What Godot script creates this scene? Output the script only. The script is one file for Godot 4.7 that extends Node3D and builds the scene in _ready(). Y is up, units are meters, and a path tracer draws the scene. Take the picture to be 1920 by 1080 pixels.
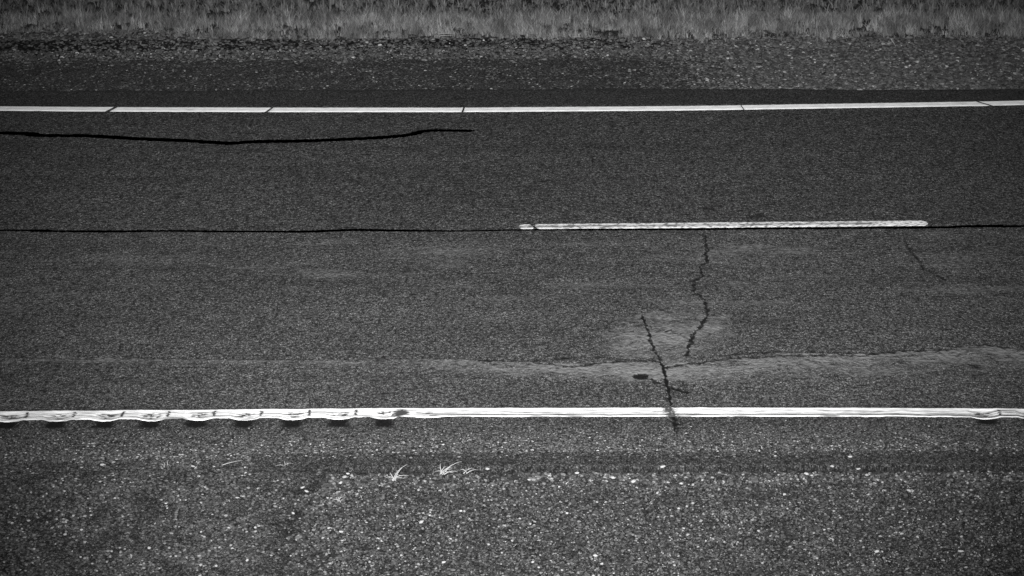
extends Node3D
# A two-lane country road at night, seen from the mast of a roadside weather station and lit by the
# floodlight on that mast. x runs along the road, -z across it; one unit is a metre; all tones are grey
# because the photograph is an infrared one.

# ---- the road's own measurements, in metres (x along, z across) ----
var far_line := [Vector2(-4.619, -20.286), Vector2(-3.648, -20.240), Vector2(-2.200, -20.195), Vector2(-0.424, -20.163), Vector2(1.542, -20.186), Vector2(2.072, -20.206), Vector2(4.251, -20.303), Vector2(4.644, -20.335)]
var near_line := [Vector2(-3.073, -12.867), Vector2(-2.307, -12.875), Vector2(-1.540, -12.883), Vector2(-0.692, -12.890), Vector2(0.125, -12.885), Vector2(0.925, -12.879), Vector2(1.724, -12.870), Vector2(2.520, -12.852), Vector2(3.060, -12.839)]
var dash_line := [Vector2(0.050, -16.620), Vector2(0.967, -16.634), Vector2(2.014, -16.652), Vector2(3.136, -16.669)]
var joint_path := [Vector2(-3.850, -16.597), Vector2(-3.606, -16.580), Vector2(-3.202, -16.561), Vector2(-2.881, -16.560), Vector2(-2.522, -16.564), Vector2(-2.239, -16.547), Vector2(-1.918, -16.538), Vector2(-1.557, -16.530), Vector2(-1.200, -16.565), Vector2(-0.959, -16.554), Vector2(-0.718, -16.538), Vector2(-0.398, -16.529), Vector2(-0.158, -16.536), Vector2(0.002, -16.547), Vector2(0.202, -16.551), Vector2(0.562, -16.552), Vector2(1.123, -16.550), Vector2(1.443, -16.552), Vector2(1.924, -16.560), Vector2(2.284, -16.556), Vector2(2.725, -16.560), Vector2(3.126, -16.564), Vector2(3.288, -16.571), Vector2(3.411, -16.590), Vector2(3.694, -16.600), Vector2(3.852, -16.588)]
var seal_path := [Vector2(-4.442, -19.436), Vector2(-4.149, -19.360), Vector2(-3.729, -19.335), Vector2(-3.492, -19.295), Vector2(-3.181, -19.220), Vector2(-2.830, -19.161), Vector2(-2.407, -19.067), Vector2(-2.230, -19.108), Vector2(-1.821, -19.127), Vector2(-1.459, -19.173), Vector2(-1.096, -19.237), Vector2(-0.870, -19.322), Vector2(-0.713, -19.453), Vector2(-0.318, -19.437)]
var shoulder_cracks := [[0.013, 1.0, [Vector2(0.961, -12.853), Vector2(0.966, -12.777), Vector2(0.963, -12.693), Vector2(0.966, -12.568)]], [0.012, 1.0, [Vector2(0.949, -12.710), Vector2(0.967, -12.701), Vector2(0.988, -12.692)]]]
# half width, darkness, path
var lane_cracks := [[0.009, 0.97, [Vector2(0.870, -14.627), Vector2(0.880, -14.531), Vector2(0.890, -14.383), Vector2(0.901, -14.269), Vector2(0.899, -14.142), Vector2(0.909, -14.016), Vector2(0.923, -13.917), Vector2(0.945, -13.771)]],
	[0.009, 1.00, [Vector2(0.943, -13.742), Vector2(0.953, -13.580), Vector2(0.958, -13.394), Vector2(0.959, -13.212), Vector2(0.960, -12.974)]],
	[0.013, 0.95, [Vector2(0.835, -13.451), Vector2(0.861, -13.441), Vector2(0.897, -13.376), Vector2(0.954, -13.330), Vector2(1.021, -13.257), Vector2(1.077, -13.211)]],
	[0.011, 0.92, [Vector2(1.436, -16.419), Vector2(1.429, -16.133), Vector2(1.403, -15.956), Vector2(1.410, -15.806), Vector2(1.341, -15.660), Vector2(1.349, -15.468), Vector2(1.270, -15.328), Vector2(1.261, -15.108), Vector2(1.323, -14.961), Vector2(1.318, -14.773), Vector2(1.311, -14.632), Vector2(1.245, -14.389), Vector2(1.188, -14.245), Vector2(1.154, -14.063), Vector2(1.118, -13.866)]],
	[0.012, 0.80, [Vector2(1.311, -14.632), Vector2(1.358, -14.642)]],
	[0.013, 0.70, [Vector2(-0.206, -13.785), Vector2(0.134, -13.762), Vector2(0.339, -13.817), Vector2(0.550, -13.834), Vector2(0.762, -13.783), Vector2(0.882, -13.801), Vector2(0.952, -13.829)]],
	[0.012, 0.70, [Vector2(0.133, -13.742), Vector2(0.386, -13.663), Vector2(0.529, -13.709), Vector2(0.676, -13.755), Vector2(0.887, -13.762), Vector2(0.942, -13.723)]],
	[0.014, 0.75, [Vector2(0.974, -13.636), Vector2(1.061, -13.683), Vector2(1.182, -13.720), Vector2(1.312, -13.776), Vector2(1.445, -13.813), Vector2(1.703, -13.839), Vector2(1.976, -13.840), Vector2(2.249, -13.842), Vector2(2.501, -13.922), Vector2(2.760, -13.933)]],
	[0.012, 0.70, [Vector2(1.155, -13.807), Vector2(1.346, -13.853), Vector2(1.539, -13.899), Vector2(1.712, -13.917), Vector2(1.984, -13.904), Vector2(2.323, -13.880)]],
	[0.011, 0.45, [Vector2(-3.286, -13.892), Vector2(-2.764, -13.837), Vector2(-2.253, -13.840), Vector2(-1.227, -13.808), Vector2(-0.683, -13.820), Vector2(-0.342, -13.816), Vector2(-0.206, -13.785)]],
	[0.014, 0.70, [Vector2(2.760, -13.933), Vector2(2.948, -14.020), Vector2(3.070, -14.029), Vector2(3.197, -13.977), Vector2(3.292, -13.936)]],
	[0.020, 0.85, [Vector2(2.805, -14.348), Vector2(2.876, -14.331)]],
	[0.020, 0.80, [Vector2(2.920, -13.641), Vector2(2.953, -13.635)]],
	[0.014, 0.60, [Vector2(-3.222, -15.460), Vector2(-3.165, -15.436)]],
	[0.014, 0.55, [Vector2(-3.088, -15.388), Vector2(-3.005, -15.317)]],
	[0.012, 0.50, [Vector2(0.933, -14.362), Vector2(0.985, -14.351)]],
	[0.010, 0.60, [Vector2(1.010, -14.299), Vector2(1.048, -14.340), Vector2(1.081, -14.308)]],
	[0.012, 0.85, [Vector2(2.907, -16.201), Vector2(2.899, -15.984), Vector2(2.915, -15.896), Vector2(2.930, -15.760), Vector2(2.923, -15.601), Vector2(2.987, -15.492), Vector2(3.030, -15.350)]]]
var groove_x := [-3.568, -3.285, -3.006, -2.723, -2.435, -2.159, -1.884, -1.602, -1.314, -1.036, -0.764, -0.508, 2.819, 3.099, 3.375, 3.651]
var pothole := Vector2(0.801, -13.493)
var gravel_edge := [Vector2(-1.055, -11.962), Vector2(-1.147, -11.815), Vector2(-1.187, -11.527), Vector2(-1.180, -11.183), Vector2(-1.148, -10.669)]
const NEAR_EDGE := -12.98      # where the near lane meets its shoulder
const MIDDLE := -16.53         # where the lanes meet
const FAR_EDGE := -20.36       # where the far lane meets its shoulder

var rng := RandomNumberGenerator.new()
var n_big := FastNoiseLite.new()
var n_mid := FastNoiseLite.new()
var n_fine := FastNoiseLite.new()
var used := {}
var stone_meshes: Array[ArrayMesh] = []

func _ready():
	# ---------- camera ----------
	var cam := Camera3D.new()
	cam.name = "camera"
	add_child(cam)
	cam.position = Vector3(0, 5.1765, 0)
	cam.basis = Basis(Vector3.RIGHT, deg_to_rad(-18.80)) * Basis(Vector3.BACK, -0.004427)
	cam.fov = 14.213
	cam.near = 0.5
	cam.far = 3000.0
	cam.current = true
	# ---------- night sky, moon, exposure ----------
	var sky_mat := ProceduralSkyMaterial.new()
	sky_mat.sky_top_color = Color(0.10, 0.10, 0.10)
	sky_mat.sky_horizon_color = Color(0.16, 0.16, 0.16)
	sky_mat.ground_horizon_color = Color(0.12, 0.12, 0.12)
	sky_mat.ground_bottom_color = Color(0.06, 0.06, 0.06)
	sky_mat.sun_angle_max = 1.0
	var sky := Sky.new()
	sky.sky_material = sky_mat
	var env := Environment.new()
	env.background_mode = Environment.BG_SKY
	env.sky = sky
	env.background_energy_multiplier = 1.0
	env.tonemap_mode = Environment.TONE_MAPPER_LINEAR
	env.tonemap_exposure = 4.0
	env.sdfgi_enabled = true
	env.ssao_enabled = true
	env.ssil_enabled = true
	var we := WorldEnvironment.new()
	we.name = "environment"
	we.environment = env
	add_child(we)
	var moon := DirectionalLight3D.new()
	moon.name = "moonlight"
	moon.light_energy = 0.02
	moon.light_angular_distance = 0.5
	moon.shadow_enabled = true
	add_child(moon)
	moon.rotation_degrees = Vector3(-50, 20, 0)
	var lamp := SpotLight3D.new()
	lamp.name = "floodlight_beam"
	lamp.light_energy = 325.0
	lamp.spot_angle = 17.7
	lamp.spot_angle_attenuation = 1.0
	lamp.spot_range = 120.0
	lamp.spot_attenuation = 2.0
	lamp.light_size = 0.05
	lamp.shadow_enabled = true
	add_child(lamp)
	lamp.position = Vector3(0.0, 5.62, -0.02)
	lamp.look_at(Vector3(0.1, 0.0, -17.3), Vector3.UP)

	rng.seed = 20251017
	n_big.seed = 3; n_big.frequency = 0.55; n_big.fractal_octaves = 3
	n_mid.seed = 7; n_mid.frequency = 3.5; n_mid.fractal_octaves = 3
	n_fine.seed = 11; n_fine.frequency = 28.0; n_fine.fractal_octaves = 2
	make_textures()
	build_ground()
	build_road()
	build_stones()
	build_grass()
	build_weeds()
	build_single_stones()
	build_floodlight()

# ---------------------------------------------------------------- helpers
func numbered(called: String) -> String:
	var k: int = used.get(called, 0)
	used[called] = k + 1
	return called if k == 0 else "%s_%03d" % [called, k]

func tag(o: Node, label := "", category := "", group := "", kind := "") -> void:
	if label != "": o.set_meta("label", label)
	if category != "": o.set_meta("category", category)
	if group != "": o.set_meta("group", group)
	if kind != "": o.set_meta("kind", kind)

func put(called: String, mesh: Mesh, mat: Material, parent: Node = self) -> MeshInstance3D:
	var o := MeshInstance3D.new()
	o.name = numbered(called) if parent == self else called
	o.mesh = mesh
	o.material_override = mat
	parent.add_child(o, true)
	return o

func grey(lin: float) -> Color:
	return Color(lin, lin, lin).linear_to_srgb()

func at_x(path: Array, x: float) -> float:
	# the path's z at x, straight beyond its ends
	var k := 0
	while k < path.size() - 2 and x > path[k + 1].x:
		k += 1
	var a: Vector2 = path[k]
	var b: Vector2 = path[k + 1]
	return a.y + (b.y - a.y) * clampf((x - a.x) / (b.x - a.x), 0.0, 1.0)

func smooth_path(path: Array) -> Array:
	var c := Curve2D.new()
	for i in path.size():
		var t: Vector2 = (path[min(i + 1, path.size() - 1)] - path[max(i - 1, 0)]) / 6.0
		c.add_point(path[i], -t, t)
	return Array(c.tessellate(4, 1.0))

func to_path(p: Vector2, path: Array) -> float:
	var best := 1e9
	for i in path.size() - 1:
		best = minf(best, p.distance_to(Geometry2D.get_closest_point_to_segment(p, path[i], path[i + 1])))
	return best

func spread(lo: float, hi: float, step: float, reach := 0.0) -> PackedFloat32Array:
	# even coordinates from lo to hi, then ever wider ones out to +-reach
	var r := PackedFloat32Array()
	var n := int(ceil((hi - lo) / step))
	for i in n + 1:
		r.append(lo + (hi - lo) * i / n)
	if reach > 0.0:
		var out := PackedFloat32Array()
		var d := 0.4
		var x := hi
		while x < reach:
			x += d
			d *= 1.6
			out.append(x)
		var left := PackedFloat32Array()
		for i in out.size():
			left.append(lo - (out[out.size() - 1 - i] - hi))
		left.append_array(r)
		left.append_array(out)
		return left
	return r

func field(xs: PackedFloat32Array, zs: PackedFloat32Array, hs: PackedFloat32Array, tones: PackedFloat32Array, tile: float, shift := Vector2.ZERO, worn := PackedFloat32Array()) -> ArrayMesh:
	# a height field; zs runs from near (large) to far; hs and tones go row by row
	var nx := xs.size()
	var nz := zs.size()
	var v := PackedVector3Array()
	var nrm := PackedVector3Array()
	var uv := PackedVector2Array()
	var col := PackedColorArray()
	var uv2 := PackedVector2Array()
	if worn.size() > 0: uv2.resize(nx * nz)
	v.resize(nx * nz); nrm.resize(nx * nz); uv.resize(nx * nz); col.resize(nx * nz)
	var k := 0
	for j in nz:
		var z := zs[j]
		var ja: int = max(j - 1, 0)
		var jb: int = min(j + 1, nz - 1)
		var dz := zs[jb] - zs[ja]
		for i in nx:
			var x := xs[i]
			var ia: int = max(i - 1, 0)
			var ib: int = min(i + 1, nx - 1)
			v[k] = Vector3(x, hs[k], z)
			var sx := (hs[j * nx + ib] - hs[j * nx + ia]) / (xs[ib] - xs[ia])
			var sz := (hs[jb * nx + i] - hs[ja * nx + i]) / dz
			nrm[k] = Vector3(-sx, 1.0, -sz).normalized()
			uv[k] = Vector2(x / tile, z / (tile * 1.45)) + shift
			var t := tones[k]
			col[k] = Color(t, t, t)
			if worn.size() > 0:
				uv2[k] = Vector2(clampf(worn[k], 0.01, 0.99), z * 2.2 + 0.10 * n_mid.get_noise_2d(x * 0.5, z))
			k += 1
	var idx := PackedInt32Array()
	idx.resize((nx - 1) * (nz - 1) * 6)
	var m := 0
	for j in nz - 1:
		for i in nx - 1:
			var a := j * nx + i
			idx[m] = a; idx[m + 1] = a + nx; idx[m + 2] = a + 1
			idx[m + 3] = a + 1; idx[m + 4] = a + nx; idx[m + 5] = a + nx + 1
			m += 6
	var arr := []
	arr.resize(Mesh.ARRAY_MAX)
	arr[Mesh.ARRAY_VERTEX] = v
	arr[Mesh.ARRAY_NORMAL] = nrm
	arr[Mesh.ARRAY_TEX_UV] = uv
	arr[Mesh.ARRAY_COLOR] = col
	arr[Mesh.ARRAY_INDEX] = idx
	if worn.size() > 0: arr[Mesh.ARRAY_TEX_UV2] = uv2
	var me := ArrayMesh.new()
	me.add_surface_from_arrays(Mesh.PRIMITIVE_TRIANGLES, arr)
	return me

# ---------------------------------------------------------------- textures
var tex_stone: ImageTexture      # aggregate seen from above: every cell one little stone
var tex_relief: ImageTexture
var tex_paint: ImageTexture
var asphalt_mat: StandardMaterial3D
var worn_mat: StandardMaterial3D
var shoulder_mat: StandardMaterial3D
var bed_mat: StandardMaterial3D
var paint_mat: StandardMaterial3D
var tar_mat: StandardMaterial3D
var stone_mat: StandardMaterial3D
var grass_mat: StandardMaterial3D
var straw_mat: StandardMaterial3D
var soil_mat: StandardMaterial3D

func grey_image(w: int, h: int, data: PackedByteArray) -> ImageTexture:
	var im := Image.create_from_data(w, h, false, Image.FORMAT_L8, data)
	im.convert(Image.FORMAT_RGB8)
	return ImageTexture.create_from_image(im)

func make_textures():
	var side := 2048
	var cells := FastNoiseLite.new()
	cells.noise_type = FastNoiseLite.TYPE_CELLULAR
	cells.seed = 5
	cells.frequency = 1.0 / 5.4
	cells.cellular_jitter = 1.0
	cells.cellular_return_type = FastNoiseLite.RETURN_CELL_VALUE
	var value := cells.get_image(side, side).get_data()
	cells.cellular_return_type = FastNoiseLite.RETURN_DISTANCE
	var dist := cells.get_image(side, side).get_data()
	var soft := FastNoiseLite.new()
	soft.seed = 9
	soft.frequency = 0.03
	soft.fractal_octaves = 4
	var cloud := soft.get_image(side, side).get_data()
	# tone of a stone by its cell's value; tar shows between stones
	var tone := PackedFloat32Array()
	tone.resize(256)
	for i in 256:
		var u := i / 255.0
		var s := fposmod(u * 37.37, 1.0)
		var t := 0.09 + 0.20 * s
		if s > 0.85: t = 0.55 + 0.45 * fposmod(u * 91.7, 1.0)
		elif s < 0.24: t = 0.025
		tone[i] = t
	var gap := PackedFloat32Array()
	gap.resize(256)
	for i in 256:
		gap[i] = 1.0 - 0.8 * smoothstep(0.3, 0.85, i / 255.0)
	var lin := PackedByteArray()
	lin.resize(4096)
	for i in 4096:
		lin[i] = int(round(255.0 * grey(i / 4095.0).r))
	var rgb := PackedByteArray()
	rgb.resize(side * side)
	var rel := PackedByteArray()
	rel.resize(side * side)
	for i in side * side:
		var c := value[i]
		rgb[i] = lin[int(4095.0 * minf(1.0, tone[c] * gap[dist[i]] * (0.75 + 0.5 * cloud[i] / 255.0)))]
		rel[i] = clampi(255 - dist[i] - ((c * 57) & 63), 0, 255)
	tex_stone = grey_image(side, side, rgb)
	tex_relief = grey_image(side, side, rel)
	# paint: brushed along the line
	var streak := FastNoiseLite.new()
	streak.seed = 21
	streak.frequency = 0.05
	streak.fractal_octaves = 4
	var st := streak.get_image(512, 512).get_data()
	var pd := PackedByteArray()
	pd.resize(512 * 512)
	for i in 512 * 512:
		pd[i] = 200 + int(55.0 * clampf(st[i] / 160.0, 0.0, 1.0))
	tex_paint = grey_image(512, 512, pd)

	asphalt_mat = surface_mat(0.46, 0.8)
	# where tyres and ploughs have scoured the near lane, the bare aggregate is paler and smoother:
	# a second coat whose share of the surface is read from UV2
	var coat := Image.create(256, 256, false, Image.FORMAT_RGBA8)
	for y in 256:
		for x in 256:
			var g := grey(0.114 + 0.038 * soft.get_noise_2d(x * 0.2, y * 4.0) + 0.02 * soft.get_noise_2d(x * 0.2 + 300.0, y * 17.0)).r
			coat.set_pixel(x, y, Color(g, g, g, clampf(x / 255.0 * 0.9, 0.0, 1.0)))
	worn_mat = surface_mat(0.46, 0.8)
	worn_mat.detail_enabled = true
	worn_mat.detail_blend_mode = BaseMaterial3D.BLEND_MODE_MIX
	worn_mat.detail_uv_layer = BaseMaterial3D.DETAIL_UV_2
	worn_mat.detail_albedo = ImageTexture.create_from_image(coat)
	shoulder_mat = surface_mat(0.42, 0.6)
	bed_mat = surface_mat(0.34, 0.9)
	paint_mat = StandardMaterial3D.new()
	paint_mat.albedo_texture = tex_paint
	paint_mat.vertex_color_use_as_albedo = true
	paint_mat.roughness = 0.75
	paint_mat.heightmap_enabled = true
	paint_mat.heightmap_texture = tex_relief
	paint_mat.heightmap_scale = 0.06
	tar_mat = StandardMaterial3D.new()
	tar_mat.albedo_color = grey(0.006)
	tar_mat.roughness = 0.4
	tar_mat.metallic_specular = 0.25
	stone_mat = StandardMaterial3D.new()
	stone_mat.vertex_color_use_as_albedo = true
	stone_mat.roughness = 0.95
	stone_mat.metallic_specular = 0.3
	grass_mat = StandardMaterial3D.new()
	grass_mat.vertex_color_use_as_albedo = true
	grass_mat.roughness = 0.8
	grass_mat.metallic_specular = 0.3
	grass_mat.cull_mode = BaseMaterial3D.CULL_DISABLED
	grass_mat.backlight_enabled = true
	grass_mat.backlight = Color(0.25, 0.25, 0.25)
	straw_mat = StandardMaterial3D.new()
	straw_mat.albedo_color = grey(0.155)
	straw_mat.roughness = 0.85
	straw_mat.cull_mode = BaseMaterial3D.CULL_DISABLED
	soil_mat = surface_mat(0.30, 1.2)

func surface_mat(tint: float, relief: float) -> StandardMaterial3D:
	var m := StandardMaterial3D.new()
	m.albedo_color = grey(tint)
	m.albedo_texture = tex_stone
	m.vertex_color_use_as_albedo = true
	m.roughness = 0.92
	m.metallic_specular = 0.25
	m.heightmap_enabled = true
	m.heightmap_texture = tex_relief
	m.heightmap_scale = relief
	return m

# ---------------------------------------------------------------- setting
func build_ground():
	# one sheet out to the horizon: a bank under the road, a ditch beyond the far grass, then a field
	var zs := PackedFloat32Array([1500, 300, 60, 10, 0, -6, -9, -10.2, -11, -12.0, -12.3, -20.6, -20.9])
	var z := -21.1
	while z > -32.0:
		zs.append(z)
		z -= 0.25
	for far in [-34.0, -38.0, -45.0, -60.0, -100.0, -300.0, -1500.0]:
		zs.append(far)
	var xs := spread(-9.0, 9.0, 0.3, 1500.0)
	var hs := PackedFloat32Array()
	var tones := PackedFloat32Array()
	for zz in zs:
		var base := bank(zz) - (0.04 if zz > -23.4 else 0.0)
		for x in xs:
			hs.append(base + (0.03 * n_big.get_noise_2d(x, zz) if zz < -22.5 and zz > -60.0 else 0.0))
			tones.append(clampf(0.45 + 0.25 * n_big.get_noise_2d(x * 2.0 + 50.0, zz * 2.0), 0.1, 1.0))
	var o := put("ground", field(xs, zs, hs, tones, 9.0), soil_mat)
	tag(o, "dark soil verge and ditch on either side of the road", "", "", "structure")

func carve(xs: PackedFloat32Array, zs: PackedFloat32Array, hs: PackedFloat32Array, tones: PackedFloat32Array, cracks: Array):
	# sink cracks into a height field and show the dirt in them; ragged, with crumbled edges
	var nx := xs.size()
	for crack in cracks:
		var half: float = crack[0]
		var dark: float = crack[1]
		var path: Array = crack[2]
		for s in path.size() - 1:
			var a: Vector2 = path[s]
			var b: Vector2 = path[s + 1]
			var lo := Vector2(minf(a.x, b.x), minf(a.y, b.y)) - Vector2.ONE * 0.07
			var hi := Vector2(maxf(a.x, b.x), maxf(a.y, b.y)) + Vector2.ONE * 0.07
			var i0 := xs.bsearch(lo.x)
			for j in zs.size():
				if zs[j] < lo.y or zs[j] > hi.y: continue
				var i := i0
				while i < nx and xs[i] <= hi.x:
					var p := Vector2(xs[i], zs[j])
					var wob := Vector2(n_fine.get_noise_2d(p.x * 0.6, p.y * 0.4), n_fine.get_noise_2d(p.x * 0.6 + 90.0, p.y * 0.4)) * clampf(half * 3.2 - 0.018, 0.006, 0.034)
					var q := p + wob
					var d := q.distance_to(Geometry2D.get_closest_point_to_segment(q, a, b))
					var w := half * (1.0 + 0.9 * n_mid.get_noise_2d(p.x * 2.5, p.y * 2.5 + 30.0))
					var u := (1.0 - smoothstep(w * 0.7, w * 1.4, d)) * (1.0 if dark > 0.99 else clampf(0.9 + 0.75 * n_mid.get_noise_2d(p.x * 3.0 + 15.0, p.y * 3.0), 0.35, 1.0))
					if u > 0.0:
						var k := j * nx + i
						hs[k] = minf(hs[k], -0.005 * u * dark)
						tones[k] = minf(tones[k], lerpf(tones[k], 0.004, u * dark))
					i += 1

# pale, worn or dark areas of the near lane: centre, reach along x and z, change of tone
var lane_wear := [
	[Vector2(1.032, -14.268), 0.26, 0.42, 0.55], [Vector2(0.760, -14.068), 0.18, 0.25, 0.3], [Vector2(1.343, -14.419), 0.14, 0.2, 0.35],
	[Vector2(0.900, -13.534), 0.30, 0.14, 0.45], [Vector2(0.568, -13.585), 0.45, 0.12, 0.4], [Vector2(-0.036, -13.640), 0.5, 0.10, 0.3],
	[Vector2(-1.364, -15.577), 0.3, 0.10, 0.13], [Vector2(-2.431, -15.898), 0.5, 0.18, 0.10], [Vector2(1.790, -16.026), 0.5, 0.2, 0.15],
	[Vector2(-0.700, -16.062), 0.5, 0.2, 0.12], [Vector2(1.430, -15.905), 0.22, 0.25, 0.16],
	[Vector2(2.630, -14.508), 0.9, 0.4, -0.08], [Vector2(-2.373, -14.681), 1.0, 0.5, -0.06]]

var scoured := 0.0

func lane_tone(x: float, z: float) -> float:
	var t := 0.50 + 0.08 * n_mid.get_noise_2d(x * 0.10, z * 0.8 + 25.0) + 0.07 * n_big.get_noise_2d(x * 0.5, z * 1.6) + 0.05 * n_mid.get_noise_2d(x * 0.35, z * 1.2) + 0.10 * n_mid.get_noise_2d(x * 2.6, z * 1.3 + 60.0)
	scoured = 0.0
	var patchy := 0.8 + 0.8 * n_mid.get_noise_2d(x * 0.6 + 20.0, z * 1.3)
	for w in lane_wear:
		var c: Vector2 = w[0]
		var e := pow((x - c.x) / w[1], 2.0) + pow((z - c.y) / w[2], 2.0)
		if e < 6.0:
			scoured += 1.7 * w[3] * exp(-e) * patchy
	# faint long streaks of wear in the wheel paths
	scoured += 0.55 * maxf(0.0, n_mid.get_noise_2d(x * 0.22 + 5.0, z * 0.9 + 80.0) - 0.05) * smoothstep(-14.2, -14.9, z)
	# the strip between the old seam and the edge line is scoured pale, most on the right
	var seam := at_x(seam_line, x)
	var below := z - seam
	if below > -0.05:
		var right := smoothstep(0.6, 1.5, x)
		var amount := lerpf(0.5 * smoothstep(-0.4, 0.4, -absf(x + 0.9) + 2.5), 0.85, right)
		var width := lerpf(0.13, 0.40, right)
		var edge := 0.03 * n_mid.get_noise_2d(x * 1.5, 3.0)
		scoured += amount * smoothstep(-0.015, 0.02, below + edge) * exp(-pow(maxf(below, 0.0) / width, 2.5)) * clampf(patchy, 0.45, 1.1) * (1.0 - 0.7 * smoothstep(0.18, 0.4, n_mid.get_noise_2d(x * 1.3, z * 5.0 + 11.0)))
	return t

var seam_line := [Vector2(-4.660, -13.909), Vector2(-3.286, -13.892), Vector2(-2.253, -13.840), Vector2(-1.227, -13.808), Vector2(-0.342, -13.806), Vector2(0.134, -13.752), Vector2(0.336, -13.702), Vector2(0.676, -13.745), Vector2(0.942, -13.723), Vector2(1.184, -13.739), Vector2(1.709, -13.897), Vector2(2.252, -13.861), Vector2(2.501, -13.927), Vector2(2.761, -13.943), Vector2(2.948, -14.020), Vector2(3.070, -14.029), Vector2(3.197, -13.977), Vector2(3.292, -13.936), Vector2(4.577, -13.871)]

func build_road():
	var road := Node3D.new()
	road.name = numbered("road")
	add_child(road)
	tag(road, "dark asphalt road of two lanes with cracks and white lines", "", "", "structure")
	# near lane
	var xs := spread(-4.4, 4.4, 0.012, 120.0)
	var finer := PackedFloat32Array()
	for i in xs.size() - 1:          # closer columns where the road is cracked
		finer.append(xs[i])
		if xs[i] > 0.62 and xs[i] < 1.46:
			finer.append(lerpf(xs[i], xs[i + 1], 0.333))
			finer.append(lerpf(xs[i], xs[i + 1], 0.667))
	finer.append(xs[xs.size() - 1])
	xs = finer
	var zs := spread_down(NEAR_EDGE, MIDDLE, 0.011)
	var hs := PackedFloat32Array()
	var tones := PackedFloat32Array()
	hs.resize(xs.size() * zs.size())
	tones.resize(xs.size() * zs.size())
	var worn := PackedFloat32Array()
	worn.resize(xs.size() * zs.size())
	var k := 0
	for z in zs:
		for x in xs:
			hs[k] = 0.004 * n_mid.get_noise_2d(x, z)
			tones[k] = lane_tone(x, z)
			worn[k] = clampf(1.25 * scoured * (0.95 + 1.0 * n_fine.get_noise_2d(x * 0.5, z * 0.6)) - 0.1, 0.0, 1.0)
			var e := (Vector2(x, z) - pothole) / Vector2(0.062, 0.058)
			var r := e.length() + 0.25 * n_fine.get_noise_2d(x * 0.5, z * 0.5)
			if r < 1.5:
				hs[k] -= 0.008 * (1.0 - smoothstep(0.75, 1.0, r))
				tones[k] = lerpf(0.045, tones[k] * (1.0 - 0.3 * (1.0 - smoothstep(1.0, 1.5, r))), smoothstep(0.8, 1.0, r))
			k += 1
	var before := tones.duplicate()
	carve(xs, zs, hs, tones, lane_cracks)
	for i in worn.size():            # no pale coat inside a crack or the pothole
		worn[i] *= smoothstep(0.3, 0.95, tones[i] / before[i]) * smoothstep(0.2, 0.4, tones[i])
	var lane := put("near_lane", field(xs, zs, hs, tones, 9.2, Vector2.ZERO, worn), worn_mat, road)
	tag(lane, "near lane of worn grey asphalt with branching cracks and a small pothole")
	# far lane: newer, darker, smoother
	xs = spread(-6.5, 6.5, 0.025, 120.0)
	zs = spread_down(MIDDLE, FAR_EDGE, 0.04)
	hs = PackedFloat32Array(); tones = PackedFloat32Array()
	for z in zs:
		for x in xs:
			hs.append(0.004 * n_mid.get_noise_2d(x, z))
			tones.append(0.46 + 0.07 * n_mid.get_noise_2d(x * 0.08, z * 0.7 + 15.0) + 0.06 * n_big.get_noise_2d(x * 0.4, z * 1.5 + 9.0) + 0.03 * n_mid.get_noise_2d(x * 0.3, z) + 0.09 * n_mid.get_noise_2d(x * 2.2, z * 1.1 + 60.0))
	carve(xs, zs, hs, tones, [[0.035, 0.85, [Vector2(1.841, -16.888), Vector2(1.903, -16.901)]], [0.03, 0.7, [Vector2(1.494, -17.090), Vector2(1.540, -17.090)]]])
	lane = put("far_lane", field(xs, zs, hs, tones, 11.5, Vector2(0.37, 0.21)), asphalt_mat, road)
	tag(lane, "far lane of smooth dark asphalt with a black tar seam")
	build_near_shoulder(road)
	build_far_shoulder(road)
	build_lines(road)
	build_tar(road)

func spread_down(hi: float, lo: float, step: float) -> PackedFloat32Array:
	var r := PackedFloat32Array()
	var n := int(ceil((hi - lo) / step))
	for i in n + 1:
		r.append(hi + (lo - hi) * i / n)
	return r

func groove(x: float, z: float) -> float:
	# depth of the milled rumble grooves at a point, 0..1
	if z < -12.93 or z > -12.60: return 0.0
	var along := smoothstep(-12.935, -12.845, z) * (1.0 - smoothstep(-12.672, -12.655, z))
	if along <= 0.0: return 0.0
	for i in groove_x.size():
		var c: float = groove_x[i]
		var t := (x - c) / 0.088
		if absf(t) < 1.0:
			return along * (1.0 - t * t) * (0.35 if i == 11 else 1.0)
	return 0.0

func shoulder_height(x: float, z: float) -> float:
	return -0.014 * groove(x, z) + 0.003 * n_mid.get_noise_2d(x, z)

func edge_of_gravel(z: float) -> float:
	# the x where the loose gravel begins
	var p: Vector2 = gravel_edge[0]
	var x := p.x
	for i in gravel_edge.size() - 1:
		var a: Vector2 = gravel_edge[i]
		var b: Vector2 = gravel_edge[i + 1]
		if z >= a.y:
			x = lerpf(a.x, b.x, clampf((z - a.y) / (b.y - a.y), 0.0, 1.0))
	return x

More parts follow.
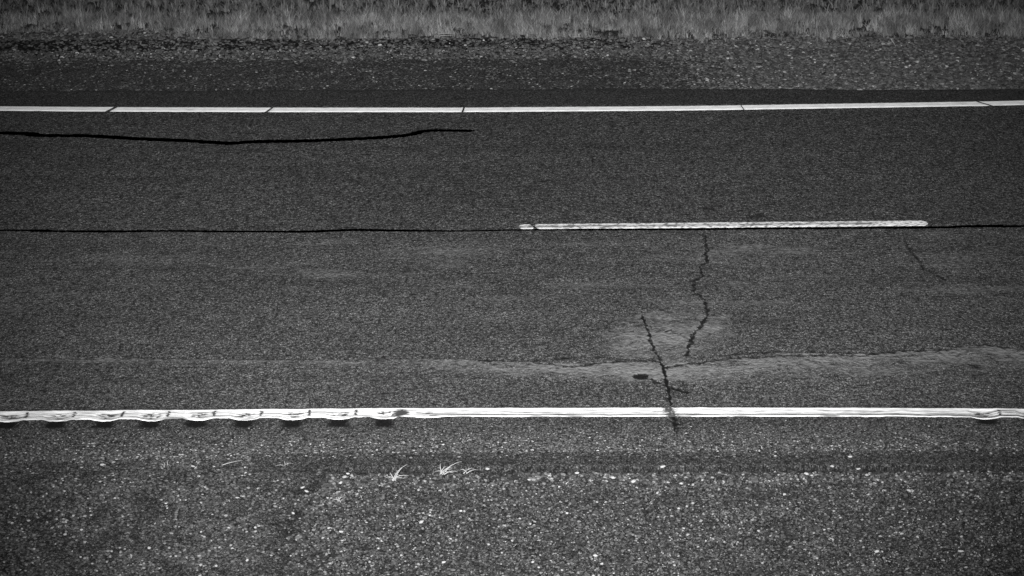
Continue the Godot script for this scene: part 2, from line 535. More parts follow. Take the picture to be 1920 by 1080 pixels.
func build_near_shoulder(road: Node3D):
	var xs := spread(-4.0, 4.0, 0.011, 120.0)
	var zs := PackedFloat32Array([-9.0, -9.6, -10.0])
	zs.append_array(spread_down(-10.2, -12.5, 0.04))
	zs.append_array(spread_down(-12.51, NEAR_EDGE, 0.011))
	var hs := PackedFloat32Array()
	var tones := PackedFloat32Array()
	for z in zs:
		for x in xs:
			var h := shoulder_height(x, z)
			var t := 0.40 + 0.08 * n_big.get_noise_2d(x, z * 1.5) + 0.06 * n_mid.get_noise_2d(x, z)
			# milled grooves are coloured darker outside the paint, fading towards their near end
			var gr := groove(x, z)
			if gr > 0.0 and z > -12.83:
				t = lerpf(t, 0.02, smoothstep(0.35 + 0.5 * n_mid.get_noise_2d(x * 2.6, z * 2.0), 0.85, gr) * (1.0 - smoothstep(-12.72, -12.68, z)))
			# bare tar strip along the gravel, from x of the apron onwards
			var wob := 0.03 * n_mid.get_noise_2d(x * 0.7, 5.0)
			var strip := smoothstep(-12.30, -12.20, z + wob) * (1.0 - smoothstep(-12.03, -12.0, z)) * smoothstep(-1.6, -1.0, x)
			t = lerpf(t, 0.30 + 0.04 * n_mid.get_noise_2d(x * 0.5, z), strip)
			if z > -12.03:
				var into := smoothstep(-0.12, 0.05, x - edge_of_gravel(z) + 0.08 * n_mid.get_noise_2d(x, z))
				h -= 0.02 * into + 0.01 * smoothstep(-12.0, -11.5, z)
				t = lerpf(t * 0.9, 0.16, into)
			if z > -10.0: h -= 0.1 * (z + 10.0)
			hs.append(h)
			tones.append(t)
	carve(xs, zs, hs, tones, shoulder_cracks)
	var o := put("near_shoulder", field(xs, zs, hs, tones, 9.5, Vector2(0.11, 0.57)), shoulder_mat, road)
	tag(o, "near shoulder of rough chipped asphalt with milled rumble grooves")

func build_far_shoulder(road: Node3D):
	var xs := spread(-7.0, 7.0, 0.05, 120.0)
	var zs := spread_down(FAR_EDGE, -23.4, 0.05)
	var hs := PackedFloat32Array()
	var tones := PackedFloat32Array()
	for z in zs:
		for x in xs:
			var h := 0.003 * n_mid.get_noise_2d(x, z)
			var edge := -20.93 + 0.06 * smoothstep(1.0, 4.0, x) + 0.02 * n_mid.get_noise_2d(x * 0.4, 1.0)
			var beyond := smoothstep(0.0, 0.06, edge - z)
			var right := smoothstep(0.8, 3.2, x)
			var t := 0.36 + 0.04 * n_big.get_noise_2d(x, z)
			h -= beyond * (0.015 + 0.02 * right) + 0.04 * maxf(0.0, -22.2 - z)
			t = lerpf(t, 0.40 + 0.12 * n_mid.get_noise_2d(x, z * 0.7) + 0.02 * right, beyond)
			var rubble := smoothstep(22.3, 22.7, -z + 0.15 * n_mid.get_noise_2d(x, 2.0))
			t = lerpf(t, 0.05, rubble)
			hs.append(h)
			tones.append(t)
	carve(xs, zs, hs, tones, [[0.05, 0.8, [Vector2(-0.256, -21.604), Vector2(-0.113, -21.612)]], [0.03, 0.7, [Vector2(-0.521, -20.616), Vector2(-0.452, -20.625)]], [0.06, 0.8, [Vector2(3.462, -21.075), Vector2(3.791, -21.132)]]])
	var o := put("far_shoulder", field(xs, zs, hs, tones, 9.0, Vector2(0.61, 0.13)), shoulder_mat, road)
	tag(o, "far shoulder of dark asphalt strewn with small stones")

# ---------------------------------------------------------------- painted lines and tar
func stripe(path: Array, x0: float, x1: float, width: float, rows: int, step: float, skew0: float, skew1: float, round_ends: bool, lift: float, tone: Callable, height: Callable) -> ArrayMesh:
	# a painted line: sheet over the road, with a thin edge; skew slants its ends
	var nx := int(ceil((x1 - x0) / step)) + 1
	var v := PackedVector3Array()
	var uv := PackedVector2Array()
	var col := PackedColorArray()
	var nrm := PackedVector3Array()
	var idx := PackedInt32Array()
	for i in nx:
		var u := i / float(nx - 1)
		for r in rows + 1:
			var s := r / float(rows)              # 0 far edge, 1 near edge
			var a := x0 + skew0 * (s - 0.5)
			var b := x1 + skew1 * (s - 0.5)
			if round_ends:
				var bulge := 0.04 * (1.0 - sqrt(maxf(0.0, 1.0 - pow(2.0 * s - 1.0, 2.0))))
				a += bulge + 0.012 * n_fine.get_noise_2d(s * 1.4, x0)
				b -= bulge + 0.012 * n_fine.get_noise_2d(s * 1.4, x1)
			var x := lerpf(a, b, u)
			var rag := (0.005 * n_mid.get_noise_2d(x * 4.0, s * 40.0) + 0.006 * n_fine.get_noise_2d(x * 0.8, s * 40.0)) if r == 0 or r == rows else 0.0
			var z := at_x(path, x) + (s - 0.5) * width + rag
			var out := r == 0 or r == rows or i == 0 or i == nx - 1
			var h: float = height.call(x, z)
			v.append(Vector3(x, h + (lift * 0.3 if out else lift), z))
			nrm.append(Vector3(0, 1, 0))
			uv.append(Vector2(x * 0.35, z * 3.0))
			var t: float = tone.call(x, s)
			col.append(Color(t, t, t))
	for i in nx - 1:
		for r in rows:
			var a := i * (rows + 1) + r
			var b := a + rows + 1
			idx.append_array([a, b, a + 1, a + 1, b, b + 1])
	for i in nx:
		for r in rows + 1:
			var ia: int = max(i - 1, 0) * (rows + 1) + r
			var ib: int = min(i + 1, nx - 1) * (rows + 1) + r
			var ra: int = i * (rows + 1) + max(r - 1, 0)
			var rb: int = i * (rows + 1) + min(r + 1, rows)
			nrm[i * (rows + 1) + r] = (v[rb] - v[ra]).cross(v[ib] - v[ia]).normalized()
	var arr := []
	arr.resize(Mesh.ARRAY_MAX)
	arr[Mesh.ARRAY_VERTEX] = v
	arr[Mesh.ARRAY_NORMAL] = nrm
	arr[Mesh.ARRAY_TEX_UV] = uv
	arr[Mesh.ARRAY_COLOR] = col
	arr[Mesh.ARRAY_INDEX] = idx
	var me := ArrayMesh.new()
	me.add_surface_from_arrays(Mesh.PRIMITIVE_TRIANGLES, arr)
	return me

func flat_height(_x: float, _z: float) -> float:
	return 0.004

func far_paint(x: float, s: float) -> float:
	var t := 0.92 - 0.14 * exp(-pow((s - 0.55) / 0.10, 2.0)) + 0.05 * n_mid.get_noise_2d(x * 1.2, s * 9.0)
	return clampf(t - 0.2 * smoothstep(0.2, 0.5, n_fine.get_noise_2d(x * 0.2, s * 1.3)), 0.05, 0.95)

func dash_paint(x: float, s: float) -> float:
	var t := 0.72 + 0.06 * n_mid.get_noise_2d(x * 1.2, s * 6.0)
	t -= 0.5 * smoothstep(0.08, 0.3, n_fine.get_noise_2d(x * 0.7, s * 2.6))
	var mid := exp(-pow((s - 0.5) / 0.22, 2.0))
	t -= mid * (0.46 + 0.7 * n_mid.get_noise_2d(x * 1.1 + 40.0, s * 3.0)) * (1.0 - smoothstep(2.7, 2.8, x))
	return clampf(t, 0.12, 0.8)

func near_paint(x: float, s: float) -> float:
	var t := 0.60
	# brushed wear along the line
	var brush := n_fine.get_noise_2d(x * 0.09, s * 1.1)
	t -= 0.45 * smoothstep(0.08, 0.3, brush) * smoothstep(0.15, 0.35, s)
	# a bare thread between the two passes, near the lower edge
	if x > -0.5:
		t -= 0.5 * exp(-pow((s - 0.82) / 0.07, 2.0)) * (0.9 + 0.6 * n_mid.get_noise_2d(x * 0.9, 12.0))
	for i in groove_x.size():
		var c: float = groove_x[i]
		var u := (x - c) / 0.088
		if absf(u) < 1.5:
			# worn in the hollow, chipped at the right-hand end
			var worn := exp(-pow((u + 0.25 * n_mid.get_noise_2d(i * 3.1, 2.0)) / 0.6, 4.0)) * exp(-pow((s - 0.58) / 0.24, 4.0)) * (0.3 if i == 11 else 1.0)
			t -= worn * (0.12 + 0.62 * smoothstep(-0.02, 0.14, n_fine.get_noise_2d(x * 0.5, s * 2.4 + i)))
			var chip := exp(-pow((u - 1.08 - 0.15 * n_fine.get_noise_2d(s * 0.9, i)) / 0.10, 2.0)) * smoothstep(0.1, 0.3, s) * (1.0 - smoothstep(0.75, 0.9, s))
			if i != 11:
				t -= 0.9 * smoothstep(0.25, 0.5, chip * (0.9 + 0.9 * n_fine.get_noise_2d(x * 0.7, s * 1.2 + i)))
	# the big flake at the end of the row of grooves
	var flake := 1.0 - smoothstep(0.8, 1.2, Vector2((x - -0.669) / 0.045, (s - 0.62) / 0.42).length() + 0.5 * n_fine.get_noise_2d(x * 0.5, s))
	t = lerpf(t, 0.03, flake)
	# where the crack crosses, the paint has come away
	var gone := 1.0 - smoothstep(0.022, 0.034, absf(x - 0.940 - 0.02 * (s - 0.5)) + 0.04 * n_fine.get_noise_2d(x * 0.6, s * 2.2))
	t = lerpf(t, 0.04, gone)
	t = lerpf(t, 0.006, 1.0 - smoothstep(0.004, 0.009, absf(x - 0.959 - 0.02 * (s - 0.5) - 0.008 * n_fine.get_noise_2d(s * 0.8, 3.0))))
	var crumb := 1.0 - smoothstep(0.0, 0.06, absf(x - 0.963))
	t -= 0.6 * crumb * smoothstep(0.1, 0.3, n_fine.get_noise_2d(x * 0.8 + 7.0, s * 2.0))
	return clampf(t, 0.03, 0.8)

func lifted_shoulder(x: float, z: float) -> float:
	return shoulder_height(x, z)

func build_lines(road: Node3D):
	# far edge line: five joints where cracks cross it
	var ends := [-40.0, -3.604, -2.176, -0.431, 2.081, 4.280, 40.0]
	var tilt := [0.0, -0.05, -0.04, -0.012, 0.012, 0.10, 0.0]
	var open := [0.0, 0.019, 0.012, 0.009, 0.005, 0.014, 0.0]
	for i in ends.size() - 1:
		var wide: bool = i == 0 or i == ends.size() - 2
		var m := stripe(far_line, ends[i] + open[i], ends[i + 1] - open[i + 1], 0.165, 9, 0.12 if wide else 0.02, tilt[i], tilt[i + 1], false, 0.005, far_paint, flat_height)
		put("edge_line", m, paint_mat, road)
	# centre dash: a short piece, a crack, then the long piece
	put("centre_dash", stripe(dash_line, 0.054, 0.169 - 0.006, 0.135, 9, 0.012, 0.0, 0.03, true, 0.003, dash_paint, flat_height), paint_mat, road)
	put("centre_dash", stripe(dash_line, 0.169 + 0.008, 3.140, 0.135, 9, 0.012, 0.03, 0.0, true, 0.003, dash_paint, flat_height), paint_mat, road)
	# near edge line, over the rumble grooves
	var o := put("edge_line", stripe(near_line, -4.0, 4.0, 0.142, 24, 0.005, 0.0, 0.0, false, 0.005, near_paint, lifted_shoulder), paint_mat, road)
	tag(o, "bright white near edge line dipping into rumble grooves, chipped and cracked")
	for s in [-1.0, 1.0]:
		put("edge_line", stripe(near_line, minf(s * 4.0, s * 40.0), maxf(s * 4.0, s * 40.0), 0.142, 4, 0.2, 0.0, 0.0, false, 0.005, near_paint, lifted_shoulder), paint_mat, road)

func bead(path: Array, half: Callable, lift: float) -> ArrayMesh:
	# poured tar: low rounded bead along a path, with uneven edges
	var v := PackedVector3Array()
	var nrm := PackedVector3Array()
	var idx := PackedInt32Array()
	var length := 0.0
	for i in path.size():
		var p: Vector2 = path[i]
		var d: Vector2 = (path[min(i + 1, path.size() - 1)] - path[max(i - 1, 0)]).normalized()
		var side := Vector2(-d.y, d.x)
		if i > 0: length += p.distance_to(path[i - 1])
		var w: float = half.call(p.x)
		for r in 5:
			var s := r / 2.0 - 1.0
			var ww := w * (1.0 + 0.28 * n_mid.get_noise_2d(length * 4.0, 10.0 * signf(s)) + 0.16 * n_fine.get_noise_2d(length * 0.9, 10.0 * signf(s)))
			var q := p + side * s * ww
			v.append(Vector3(q.x, 0.003 + lift * (1.0 - s * s), q.y))
			nrm.append(Vector3(side.x * s * 0.3, 1.0, side.y * s * 0.3).normalized())
	for i in path.size() - 1:
		for r in 4:
			var a := i * 5 + r
			idx.append_array([a, a + 1, a + 5, a + 1, a + 6, a + 5])
	var arr := []
	arr.resize(Mesh.ARRAY_MAX)
	arr[Mesh.ARRAY_VERTEX] = v
	arr[Mesh.ARRAY_NORMAL] = nrm
	arr[Mesh.ARRAY_INDEX] = idx
	var me := ArrayMesh.new()
	me.add_surface_from_arrays(Mesh.PRIMITIVE_TRIANGLES, arr)
	return me

func dense(path: Array, step: float) -> Array:
	var c := Curve2D.new()
	for i in path.size():
		var t: Vector2 = (path[min(i + 1, path.size() - 1)] - path[max(i - 1, 0)]) / 6.0
		c.add_point(path[i], -t, t)
	var out := []
	var n := int(c.get_baked_length() / step)
	for i in n + 1:
		out.append(c.sample_baked(c.get_baked_length() * i / n, true))
	return out

func seal_half(x: float) -> float:
	return 0.048 * smoothstep(-0.304, -0.365, x) * lerpf(1.0, 0.75, smoothstep(-1.196, -0.365, x)) + 0.004

func joint_half(x: float) -> float:
	return 0.024 + 0.010 * n_big.get_noise_2d(x * 1.2, 70.0) - 0.007 * smoothstep(-1.2, -0.2, x) * (1.0 - smoothstep(0.2, 0.6, x))

func build_tar(road: Node3D):
	var far_left := seal_path.duplicate()
	far_left.push_front(Vector2(-7.5, seal_path[0].y - 0.14))
	var o := put("crack_sealant", bead(dense(far_left, 0.015), seal_half, 0.005), tar_mat, road)
	tag(o, "wavy black tar seam poured along the far lane's left half")
	var across := joint_path.duplicate()
	across.push_front(Vector2(-8.0, joint_path[0].y))
	across.push_back(Vector2(8.0, joint_path[-1].y))
	o = put("joint_sealant", bead(dense(across, 0.012), joint_half, 0.004), tar_mat, road)
	tag(o, "thin black seam where the two lanes meet, under the centre dash")

# ---------------------------------------------------------------- gravel
func make_stone(seed_: int, rough: float) -> ArrayMesh:
	# an octahedron split once: 32 facets, pushed about into an angular pebble
	var r := RandomNumberGenerator.new()
	r.seed = seed_
	var corners := [Vector3.RIGHT, Vector3.LEFT, Vector3.UP, Vector3.DOWN, Vector3.BACK, Vector3.FORWARD]
	var faces := [[0, 2, 4], [4, 2, 1], [1, 2, 5], [5, 2, 0], [4, 3, 0], [1, 3, 4], [5, 3, 1], [0, 3, 5]]
	var moved := {}
	var tris := []
	for f in faces:
		var a: Vector3 = corners[f[0]]
		var b: Vector3 = corners[f[1]]
		var c: Vector3 = corners[f[2]]
		var ab := (a + b).normalized()
		var bc := (b + c).normalized()
		var ca := (c + a).normalized()
		tris.append_array([a, ab, ca, ab, b, bc, ca, bc, c, ab, bc, ca])
	var st := SurfaceTool.new()
	st.begin(Mesh.PRIMITIVE_TRIANGLES)
	st.set_smooth_group(-1)
	for t in range(0, tris.size(), 3):
		for k in [0, 2, 1]:
			var p: Vector3 = tris[t + k]
			var key := p.snapped(Vector3.ONE * 0.01)
			if not moved.has(key):
				moved[key] = p * r.randf_range(1.0 - rough, 1.0 + rough) * Vector3(1.1, 0.75, 0.95)
			st.add_vertex(moved[key])
	st.generate_normals()
	return st.commit()

func scatter(called: String, label: String, count: int, place: Callable, variants := 3):
	# loose stones nobody could count: place() gives [x, y, z, radius, tone] or an empty array
	for m in variants:
		var buf := PackedFloat32Array()
		var n := 0
		for i in count / variants:
			var s: Array = place.call()
			if s.is_empty(): continue
			var r: float = s[3]
			var b := Basis.from_euler(Vector3(rng.randf_range(-0.5, 0.5), rng.randf() * TAU, rng.randf_range(-0.5, 0.5))).scaled(Vector3(r * rng.randf_range(0.8, 1.35), r * rng.randf_range(0.7, 1.1), r * rng.randf_range(0.8, 1.2)))
			buf.append_array([b.x.x, b.y.x, b.z.x, s[0], b.x.y, b.y.y, b.z.y, s[1], b.x.z, b.y.z, b.z.z, s[2], s[4], s[4], s[4], 1.0])
			n += 1
		var mm := MultiMesh.new()
		mm.transform_format = MultiMesh.TRANSFORM_3D
		mm.use_colors = true
		mm.mesh = stone_meshes[m % stone_meshes.size()]
		mm.instance_count = n
		mm.buffer = buf
		var o := MultiMeshInstance3D.new()
		o.name = numbered(called)
		o.multimesh = mm
		o.material_override = stone_mat
		add_child(o, true)
		tag(o, label, "gravel", "", "stuff")

func stone_tone(pale: float) -> float:
	if rng.randf() < pale: return 0.06 + 0.12 * pow(rng.randf(), 2.0)
	return 0.006 + 0.043 * pow(rng.randf(), 1.3)

func near_gravel() -> Array:
	var z := rng.randf_range(-12.03, -9.9)
	var x := rng.randf_range(-1.5, 4.2)
	var rag := 0.10 * n_mid.get_noise_2d(x, z)
	if x < edge_of_gravel(z) + rag: return []
	if z < -12.0 + 0.03 * n_mid.get_noise_2d(x * 1.5, 8.0): return []
	var heap := exp(-pow((z + 11.95) / 0.12, 2.0)) * 0.5 + exp(-pow((x - edge_of_gravel(z)) / 0.3, 2.0)) * 0.3
	var r := (0.0030 + 0.0058 * pow(rng.randf(), 2.2)) * (1.0 + heap * 0.8)
	return [x, shoulder_height(x, z) - 0.024 + rng.randf_range(0.0, 0.013), z, r, stone_tone(0.10 + 0.16 * heap) * (0.82 + 0.35 * n_mid.get_noise_2d(x * 0.9, z * 0.9 + 40.0))]

func apron_chips() -> Array:
	var z := rng.randf_range(-12.25, -9.9)
	var x := rng.randf_range(-4.2, -0.9)
	if x > edge_of_gravel(z) or (z < -12.0 and x > -1.5): return []
	if x > edge_of_gravel(z) - 0.16 and rng.randf() < 0.75: return []
	if n_mid.get_noise_2d(x * 0.8, z * 0.8) < rng.randf_range(-0.5, 0.35): return []
	return [x, shoulder_height(x, z) - 0.001, z, rng.randf_range(0.004, 0.0095), stone_tone(0.10) + 0.012 * rng.randf()]

func shoulder_chips() -> Array:
	var u := pow(rng.randf(), 0.7)
	var z := lerpf(-12.80, -12.19, u)
	var x := rng.randf_range(-4.2, 4.2)
	if x > -1.5 and z > -12.27 and rng.randf() < 0.8: return []
	if groove(x, z) > 0.2: return []
	if absf(x - 0.985) < 0.04 and z < -12.58: return []
	return [x, shoulder_height(x, z) - 0.001, z, rng.randf_range(0.003, 0.0075) * (0.7 + 0.5 * u), stone_tone(0.05 + 0.16 * u) + 0.018 * rng.randf()]

func far_chips() -> Array:
	var z := rng.randf_range(-22.7, -20.88)
	var x := rng.randf_range(-7.0, 7.0)
	var right := smoothstep(0.6, 3.4, x)
	if rng.randf() > 0.7 + 0.3 * right: return []
	if z > -20.93 + 0.06 * smoothstep(1.0, 4.0, x): return []
	return [x, -0.02 - 0.012 * right, z, rng.randf_range(0.007, 0.015) * (1.0 + 0.6 * right), stone_tone(0.08) * 1.1 + 0.008]

func rubble() -> Array:
	var x := rng.randf_range(-7.0, 7.0)
	var z := rng.randf_range(-23.4 - 0.6 * smoothstep(-1.8, -4.6, x), -21.9)
	if rng.randf() > smoothstep(22.0, 22.8, -z + 0.2 * n_mid.get_noise_2d(x, 2.0)): return []
	return [x, -0.03 - 0.045 * maxf(0.0, -22.2 - z) + rng.randf_range(-0.01, 0.025), z, rng.randf_range(0.007, 0.022), stone_tone(0.025) * 1.6]

func build_stones():
	for i in 5:
		stone_meshes.append(make_stone(40 + i, 0.22))
	scatter("gravel", "loose grey gravel beyond the bare tar strip of the near shoulder", 110000, near_gravel)
	scatter("stone_chips", "sparse pale chips set in the dark apron left of the gravel", 32000, apron_chips, 2)
	scatter("stone_chips", "small pale chips along the near shoulder below the white edge line", 19000, shoulder_chips, 2)
	scatter("gravel", "grey stones strewn over the far shoulder beyond the white line", 42000, far_chips, 2)
	scatter("gravel", "coarse dark rubble at the foot of the far grass", 38000, rubble, 2)

# ---------------------------------------------------------------- grass
func blade(st: SurfaceTool, foot: Vector3, tip: Vector3, bow: Vector3, width: float, tone: float):
	# a bent, tapering blade of two segments and a point
	var dir := (tip - foot)
	var side := Vector3(-dir.z - bow.z + 0.01, 0.0, dir.x + bow.x).normalized() * width * 0.5
	if absf(side.x) < absf(side.z): side = Vector3(side.z, 0, -side.x)
	var a := foot + dir * 0.45 + bow
	var c := Color(tone, tone, tone)
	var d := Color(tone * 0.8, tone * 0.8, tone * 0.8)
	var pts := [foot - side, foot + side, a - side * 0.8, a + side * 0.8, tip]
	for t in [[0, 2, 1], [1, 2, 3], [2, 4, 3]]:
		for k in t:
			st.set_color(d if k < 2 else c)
			st.add_vertex(pts[k])

func tuft(seed_: int, blades: int, tall: float, reach: float, width: float, low: float, high: float) -> ArrayMesh:
	var r := RandomNumberGenerator.new()
	r.seed = seed_
	var st := SurfaceTool.new()
	st.begin(Mesh.PRIMITIVE_TRIANGLES)
	st.set_smooth_group(-1)
	for i in blades:
		var q := r.randf() * TAU
		var foot := Vector3(cos(q), 0, sin(q)) * r.randf() * reach * 0.5
		var lean := Vector3(r.randf_range(-1, 1), 0, r.randf_range(-1, 1)) * reach
		var h := tall * r.randf_range(0.45, 1.0)
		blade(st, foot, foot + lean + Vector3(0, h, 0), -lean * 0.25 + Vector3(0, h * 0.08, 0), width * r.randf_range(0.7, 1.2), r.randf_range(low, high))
	st.generate_normals()
	return st.commit()

func sow(called: String, label: String, mesh: ArrayMesh, count: int, place: Callable):
	var buf := PackedFloat32Array()
	var n := 0
	for i in count:
		var s: Array = place.call()
		if s.is_empty(): continue
		var k: float = s[3]
		var b := Basis(Vector3.UP, rng.randf() * TAU).scaled(Vector3(k, k * rng.randf_range(0.8, 1.15), k))
		buf.append_array([b.x.x, b.y.x, b.z.x, s[0], b.x.y, b.y.y, b.z.y, s[1], b.x.z, b.y.z, b.z.z, s[2], s[4], s[4], s[4], 1.0])
		n += 1
	var mm := MultiMesh.new()
	mm.transform_format = MultiMesh.TRANSFORM_3D
	mm.use_colors = true
	mm.mesh = mesh
	mm.instance_count = n
	mm.buffer = buf
	var o := MultiMeshInstance3D.new()
	o.name = numbered(called)
	o.multimesh = mm
	o.material_override = grass_mat
	add_child(o, true)
	tag(o, label, "grass", "", "stuff")

func bank(z: float) -> float:
	# the lie of the land across the far verge: a gentle fall, a ditch, the field
	var h := -0.03 - 0.04 * clampf(-22.2 - z, 0.0, 2.3)
	return h - 0.12 * clampf(-24.5 - z, 0.0, 4.0)

func verge_grass() -> Array:
	var x := rng.randf_range(-7.5, 7.5)
	var z := rng.randf_range(-24.75, -22.8)
	var front := -23.2 + 0.42 * n_mid.get_noise_2d(x * 0.5, 4.0) + 0.2 * n_fine.get_noise_2d(x * 0.3, 4.0) - 0.6 * smoothstep(-2.0, -4.8, x)
	if z > front: return []
	var thin := n_mid.get_noise_2d(x * 0.45, z * 0.7)
	if thin < -0.12 and rng.randf() < 0.8: return []
	var k := rng.randf_range(0.45, 1.1) * (1.0 + 0.7 * n_mid.get_noise_2d(x * 0.35 + 70.0, z * 0.5)) * smoothstep(-0.15, 0.6, front - z + 0.12)
	return [x, bank(z) - 0.01, z, k, clampf(0.67 + 0.6 * n_mid.get_noise_2d(x * 0.7 + 9.0, z * 0.6), 0.25, 1.0)]

func ditch_grass() -> Array:
	var x := rng.randf_range(-8.5, 8.5)
	var z := rng.randf_range(-32.0, -24.5)
	return [x, bank(z) - 0.01, z, rng.randf_range(0.5, 1.2), rng.randf_range(0.25, 0.6)]

func creeping_weed() -> Array:
	var x := rng.randf_range(-7.0, 7.0)
	var z := rng.randf_range(-23.7, -22.7) - 0.4 * smoothstep(-2.0, -4.8, x)
	if n_mid.get_noise_2d(x * 0.6, z) < rng.randf_range(-0.2, 0.5): return []
	return [x, bank(z), z, rng.randf_range(0.3, 0.65), rng.randf_range(0.35, 0.8)]

func build_grass():
	for i in 3:
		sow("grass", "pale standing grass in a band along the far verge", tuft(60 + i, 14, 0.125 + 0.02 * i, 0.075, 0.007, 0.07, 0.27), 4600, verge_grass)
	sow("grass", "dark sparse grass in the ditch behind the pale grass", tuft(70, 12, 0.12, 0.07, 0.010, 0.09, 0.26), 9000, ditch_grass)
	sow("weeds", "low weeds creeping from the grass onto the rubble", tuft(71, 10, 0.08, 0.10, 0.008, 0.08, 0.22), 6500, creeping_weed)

# ---------------------------------------------------------------- single weeds, straws and stones
func stalk(called: String, from: Vector3, to: Vector3, sag: Vector3, radius: float, parent: Node) -> MeshInstance3D:
	# a thin three-sided stem tapering to a point along a bent path
	var st := SurfaceTool.new()
	st.begin(Mesh.PRIMITIVE_TRIANGLES)
	st.set_smooth_group(0)
	var rings := []
	for i in 5:
		var u := i / 4.0
		var p := from.lerp(to, u) + sag * 4.0 * u * (1.0 - u)
		var r := radius * (1.0 - 0.75 * u)
		var d := (to - from).normalized()
		var s := d.cross(Vector3.UP if absf(d.y) < 0.9 else Vector3.RIGHT).normalized()
		var t := s.cross(d)
		var ring := []
		for k in 4:
			var q := k * TAU / 4.0
			ring.append(p + (s * cos(q) + t * sin(q)) * r)
		rings.append(ring)
	for i in 4:
		for k in 4:
			var a: Vector3 = rings[i][k]
			var b: Vector3 = rings[i][(k + 1) % 4]
			var c: Vector3 = rings[i + 1][k]
			var e: Vector3 = rings[i + 1][(k + 1) % 4]
			for p in [a, c, b, b, c, e]: st.add_vertex(p)
	st.generate_normals()
	return put(called, st.commit(), straw_mat, parent)

func weed(label: String, foot: Vector2, stems: Array, radius := 0.0035):
	# stems: [along x, up, across z] of each tip from the foot
	var w := Node3D.new()
	w.name = numbered("dry_weed")
	add_child(w)
	w.position = Vector3(foot.x, -0.012, foot.y)
	tag(w, label, "weed", "dry weeds at the edge of the near gravel")
	for s in stems:
		var tip := Vector3(s[0], s[1], s[2])
		stalk("stem", Vector3(rng.randf_range(-0.012, 0.012), 0, rng.randf_range(-0.012, 0.012)), tip, Vector3(0, 0.012, 0) + Vector3(rng.randf_range(-0.008, 0.008), 0, 0), radius, w)

func build_weeds():
	weed("dry weed with one long stalk leaning right, left of its twin on the gravel edge", Vector2(-0.668, -11.906), [[0.075, 0.095, 0.0], [0.05, 0.08, 0.01], [-0.045, 0.015, 0.0], [-0.03, 0.025, 0.03], [0.06, 0.02, 0.02], [0.085, 0.015, -0.03], [0.03, 0.045, 0.02], [-0.02, 0.04, -0.02]])
	weed("bushiest dry weed, with a long stalk reaching right over the dark tar strip", Vector2(-0.401, -11.993), [[0.11, 0.055, -0.05], [0.09, 0.012, 0.0], [-0.005, 0.06, -0.01], [-0.04, 0.02, 0.02], [0.025, 0.045, 0.0], [0.05, 0.03, 0.01], [-0.025, 0.03, -0.02], [0.06, 0.03, -0.03], [0.07, 0.018, 0.03]])
	weed("low dry weed trailing flat to the right of the bushiest one", Vector2(-0.269, -12.007), [[0.07, 0.02, 0.01], [0.05, 0.015, -0.03], [-0.03, 0.015, 0.0], [0.03, 0.025, 0.02]], 0.003)
	weed("thin dry weed on the apron, left of where the gravel begins", Vector2(-1.295, -12.102), [[-0.06, 0.01, 0.02], [0.0, 0.035, -0.01], [0.045, 0.015, -0.01], [0.02, 0.02, 0.02]], 0.0025)
	weed("small pale clump in the gravel, near the gravel's left corner", Vector2(-0.953, -11.617), [[-0.035, 0.012, 0.02], [0.03, 0.015, 0.02], [0.0, 0.028, 0.0], [0.035, 0.012, -0.03], [-0.015, 0.02, 0.03]], 0.003)
	weed("star-shaped weed alone on the dark apron, far left of the gravel", Vector2(-1.974, -12.102), [[-0.035, 0.015, -0.01], [0.035, 0.012, 0.01], [0.012, 0.035, -0.02], [-0.015, 0.03, 0.0], [0.025, 0.008, 0.04], [-0.02, 0.01, 0.03]], 0.0025)
	var twig := Node3D.new()
	twig.name = numbered("twig")
	add_child(twig)
	twig.position = Vector3(-1.590, 0.002, -12.12)
	tag(twig, "pale thin twig lying aslant on the apron right of the star-shaped weed", "twig")
	stalk("stem", Vector3(-0.06, 0.004, 0.03), Vector3(0.05, 0.008, -0.03), Vector3(0, 0.004, 0), 0.003, twig)
	var straws := Node3D.new()
	straws.name = numbered("straw")
	add_child(straws)
	straws.position = Vector3(-0.662, -0.03, -23.25)
	tag(straws, "two pale straws lying side by side across the far grass", "straw")
	stalk("stem", Vector3(-0.07, 0.05, 0.03), Vector3(0.08, 0.06, 0.06), Vector3(0, 0.004, 0), 0.0055, straws)
	stalk("stem", Vector3(-0.06, 0.035, 0.05), Vector3(0.055, 0.04, 0.07), Vector3(0, 0.003, 0), 0.0055, straws)
	var stick := Node3D.new()
	stick.name = numbered("stick")
	add_child(stick)
	stick.position = Vector3(3.848, -0.03, -22.85)
	tag(stick, "short pale stick standing aslant in the rubble below the far grass", "stick")
	stalk("stem", Vector3(-0.015, 0.06, -0.02), Vector3(0.025, 0.0, 0.06), Vector3(0, 0.002, 0), 0.007, stick)

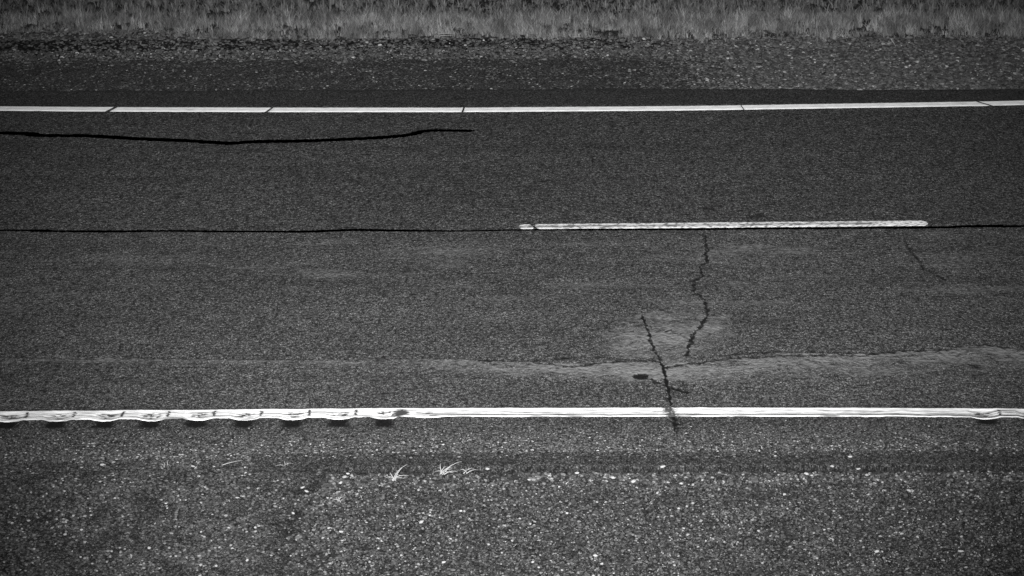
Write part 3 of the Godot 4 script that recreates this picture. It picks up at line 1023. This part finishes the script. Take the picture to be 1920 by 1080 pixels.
func build_single_stones():
	# the palest, largest stones: where they lie, half length, turn, label
	var list := [
		[Vector2(0.671, -11.861), 0.017, 0.9, "long pale stone just below the tar strip, in the gravel below the road crack"],
		[Vector2(0.560, -11.915), 0.013, -0.6, "pale wedge-shaped stone left of the long pale stone under the tar strip"],
		[Vector2(0.937, -11.829), 0.012, 0.2, "broad greyish stone right of the long pale stone below the tar strip"],
		[Vector2(0.847, -12.047), 0.015, 0.4, "pale flat stone on the gravel's upper edge, right under the crack's end"],
		[Vector2(0.362, -11.984), 0.012, 0.0, "flat pale stone on the gravel's upper edge, between weeds and road crack"],
		[Vector2(0.091, -11.890), 0.011, 0.3, "pale stone in the gravel, first large one right of the weeds"],
		[Vector2(-0.143, -12.028), 0.012, 0.1, "round pale stone on the gravel's upper edge beside the trailing weed"],
		[Vector2(-0.961, -11.864), 0.012, 1.2, "upright pale stone in the gravel just above the small pale clump"],
		[Vector2(-1.168, -11.778), 0.012, 0.5, "bright stone at the gravel's left corner, upper of a pair"],
		[Vector2(-1.140, -11.727), 0.012, -0.3, "bright stone at the gravel's left corner, lower of a pair"],
		[Vector2(-0.930, -11.991), 0.010, 0.0, "round white pebble alone on the dark tar left of the weeds"],
		[Vector2(-0.492, -11.332), 0.014, 0.6, "long pale stone in the open gravel well below the weeds"],
		[Vector2(-0.283, -11.475), 0.010, 0.0, "small bright flat stone in the gravel below the bushiest weed"],
		[Vector2(-0.916, -11.214), 0.011, 0.1, "pale flat stone near the gravel's left side, lower of two"],
		[Vector2(-0.982, -11.262), 0.010, 0.7, "pale round stone near the gravel's left side, upper of two"],
		[Vector2(-0.359, -10.836), 0.011, 0.2, "pale stone in the gravel close to the bottom of the view, left half"],
		[Vector2(0.426, -10.905), 0.012, -0.2, "flat pale stone in the gravel close to the bottom of the view, middle"],
		[Vector2(1.806, -12.044), 0.013, 0.3, "pale block standing on the tar strip's lower edge, far right of the crack"],
		[Vector2(1.948, -12.005), 0.011, 0.0, "pale flat stone just right of the block on the tar strip's edge"],
		[Vector2(1.928, -12.182), 0.012, 0.1, "pale oval stone lying on the tar strip's upper side above the block"],
		[Vector2(2.187, -11.720), 0.014, 0.5, "broad pale stone in the right-hand gravel below the tar strip"],
		[Vector2(1.496, -11.676), 0.012, 0.8, "bright angular stone in the gravel right of the crack"],
		[Vector2(1.893, -10.941), 0.013, 0.2, "pale stone in the lower right gravel, left of two"],
		[Vector2(2.328, -10.937), 0.014, -0.4, "pale stone in the lower right gravel, right of two"],
		[Vector2(-1.814, -12.085), 0.011, 0.2, "bright pebble on the apron just right of the star-shaped weed"],
		[Vector2(-2.334, -12.114), 0.013, 0.3, "long pale stone on the dark apron near the left side"],
	]
	var m := stone_mat.duplicate()
	m.albedo_color = grey(0.17)
	m.vertex_color_use_as_albedo = false
	for i in list.size():
		var p: Vector2 = list[i][0]
		var o := put("stone", stone_meshes[i % stone_meshes.size()], m)
		var r: float = list[i][1] * 0.88
		var low := -0.008 if p.y > -12.0 and p.x > -1.1 else 0.0
		o.position = Vector3(p.x, low + r * 0.3, p.y)
		o.rotation = Vector3(0.2 * sin(i * 2.1), list[i][2], 0.2 * cos(i * 1.7))
		o.scale = Vector3(r * 1.15, r * 0.75, r * 0.9)
		tag(o, list[i][3], "stone", "pale stones on the near shoulder and gravel")

func build_floodlight():
	# the station's mast lamp, above the camera: what lights the road
	var f := Node3D.new()
	f.name = numbered("floodlight")
	add_child(f)
	tag(f, "infrared floodlight on the roadside weather station's mast", "floodlight")
	var metal := StandardMaterial3D.new()
	metal.albedo_color = grey(0.35)
	metal.roughness = 0.5
	metal.metallic = 0.8
	var mast := CylinderMesh.new()
	mast.top_radius = 0.05
	mast.bottom_radius = 0.07
	mast.height = 6.3
	var o := put("mast", mast, metal, f)
	o.position = Vector3(0, 3.0, 0.7)
	var arm := BoxMesh.new()
	arm.size = Vector3(0.05, 0.05, 0.42)
	o = put("bracket", arm, metal, f)
	o.position = Vector3(0, 5.62, 0.43)
	var box := BoxMesh.new()
	box.size = Vector3(0.16, 0.10, 0.18)
	o = put("housing", box, metal, f)
	o.position = Vector3(0, 5.63, 0.13)
	o.rotation_degrees.x = -17.7
	var glow := StandardMaterial3D.new()
	glow.albedo_color = grey(0.1)
	glow.emission_enabled = true
	glow.emission = Color(1, 1, 1)
	glow.emission_energy_multiplier = 0.6
	var face := BoxMesh.new()
	face.size = Vector3(0.13, 0.075, 0.006)
	o = put("lamp_face", face, glow, f)
	o.position = Vector3(0, 5.601, 0.0395)
	o.rotation_degrees.x = -17.7
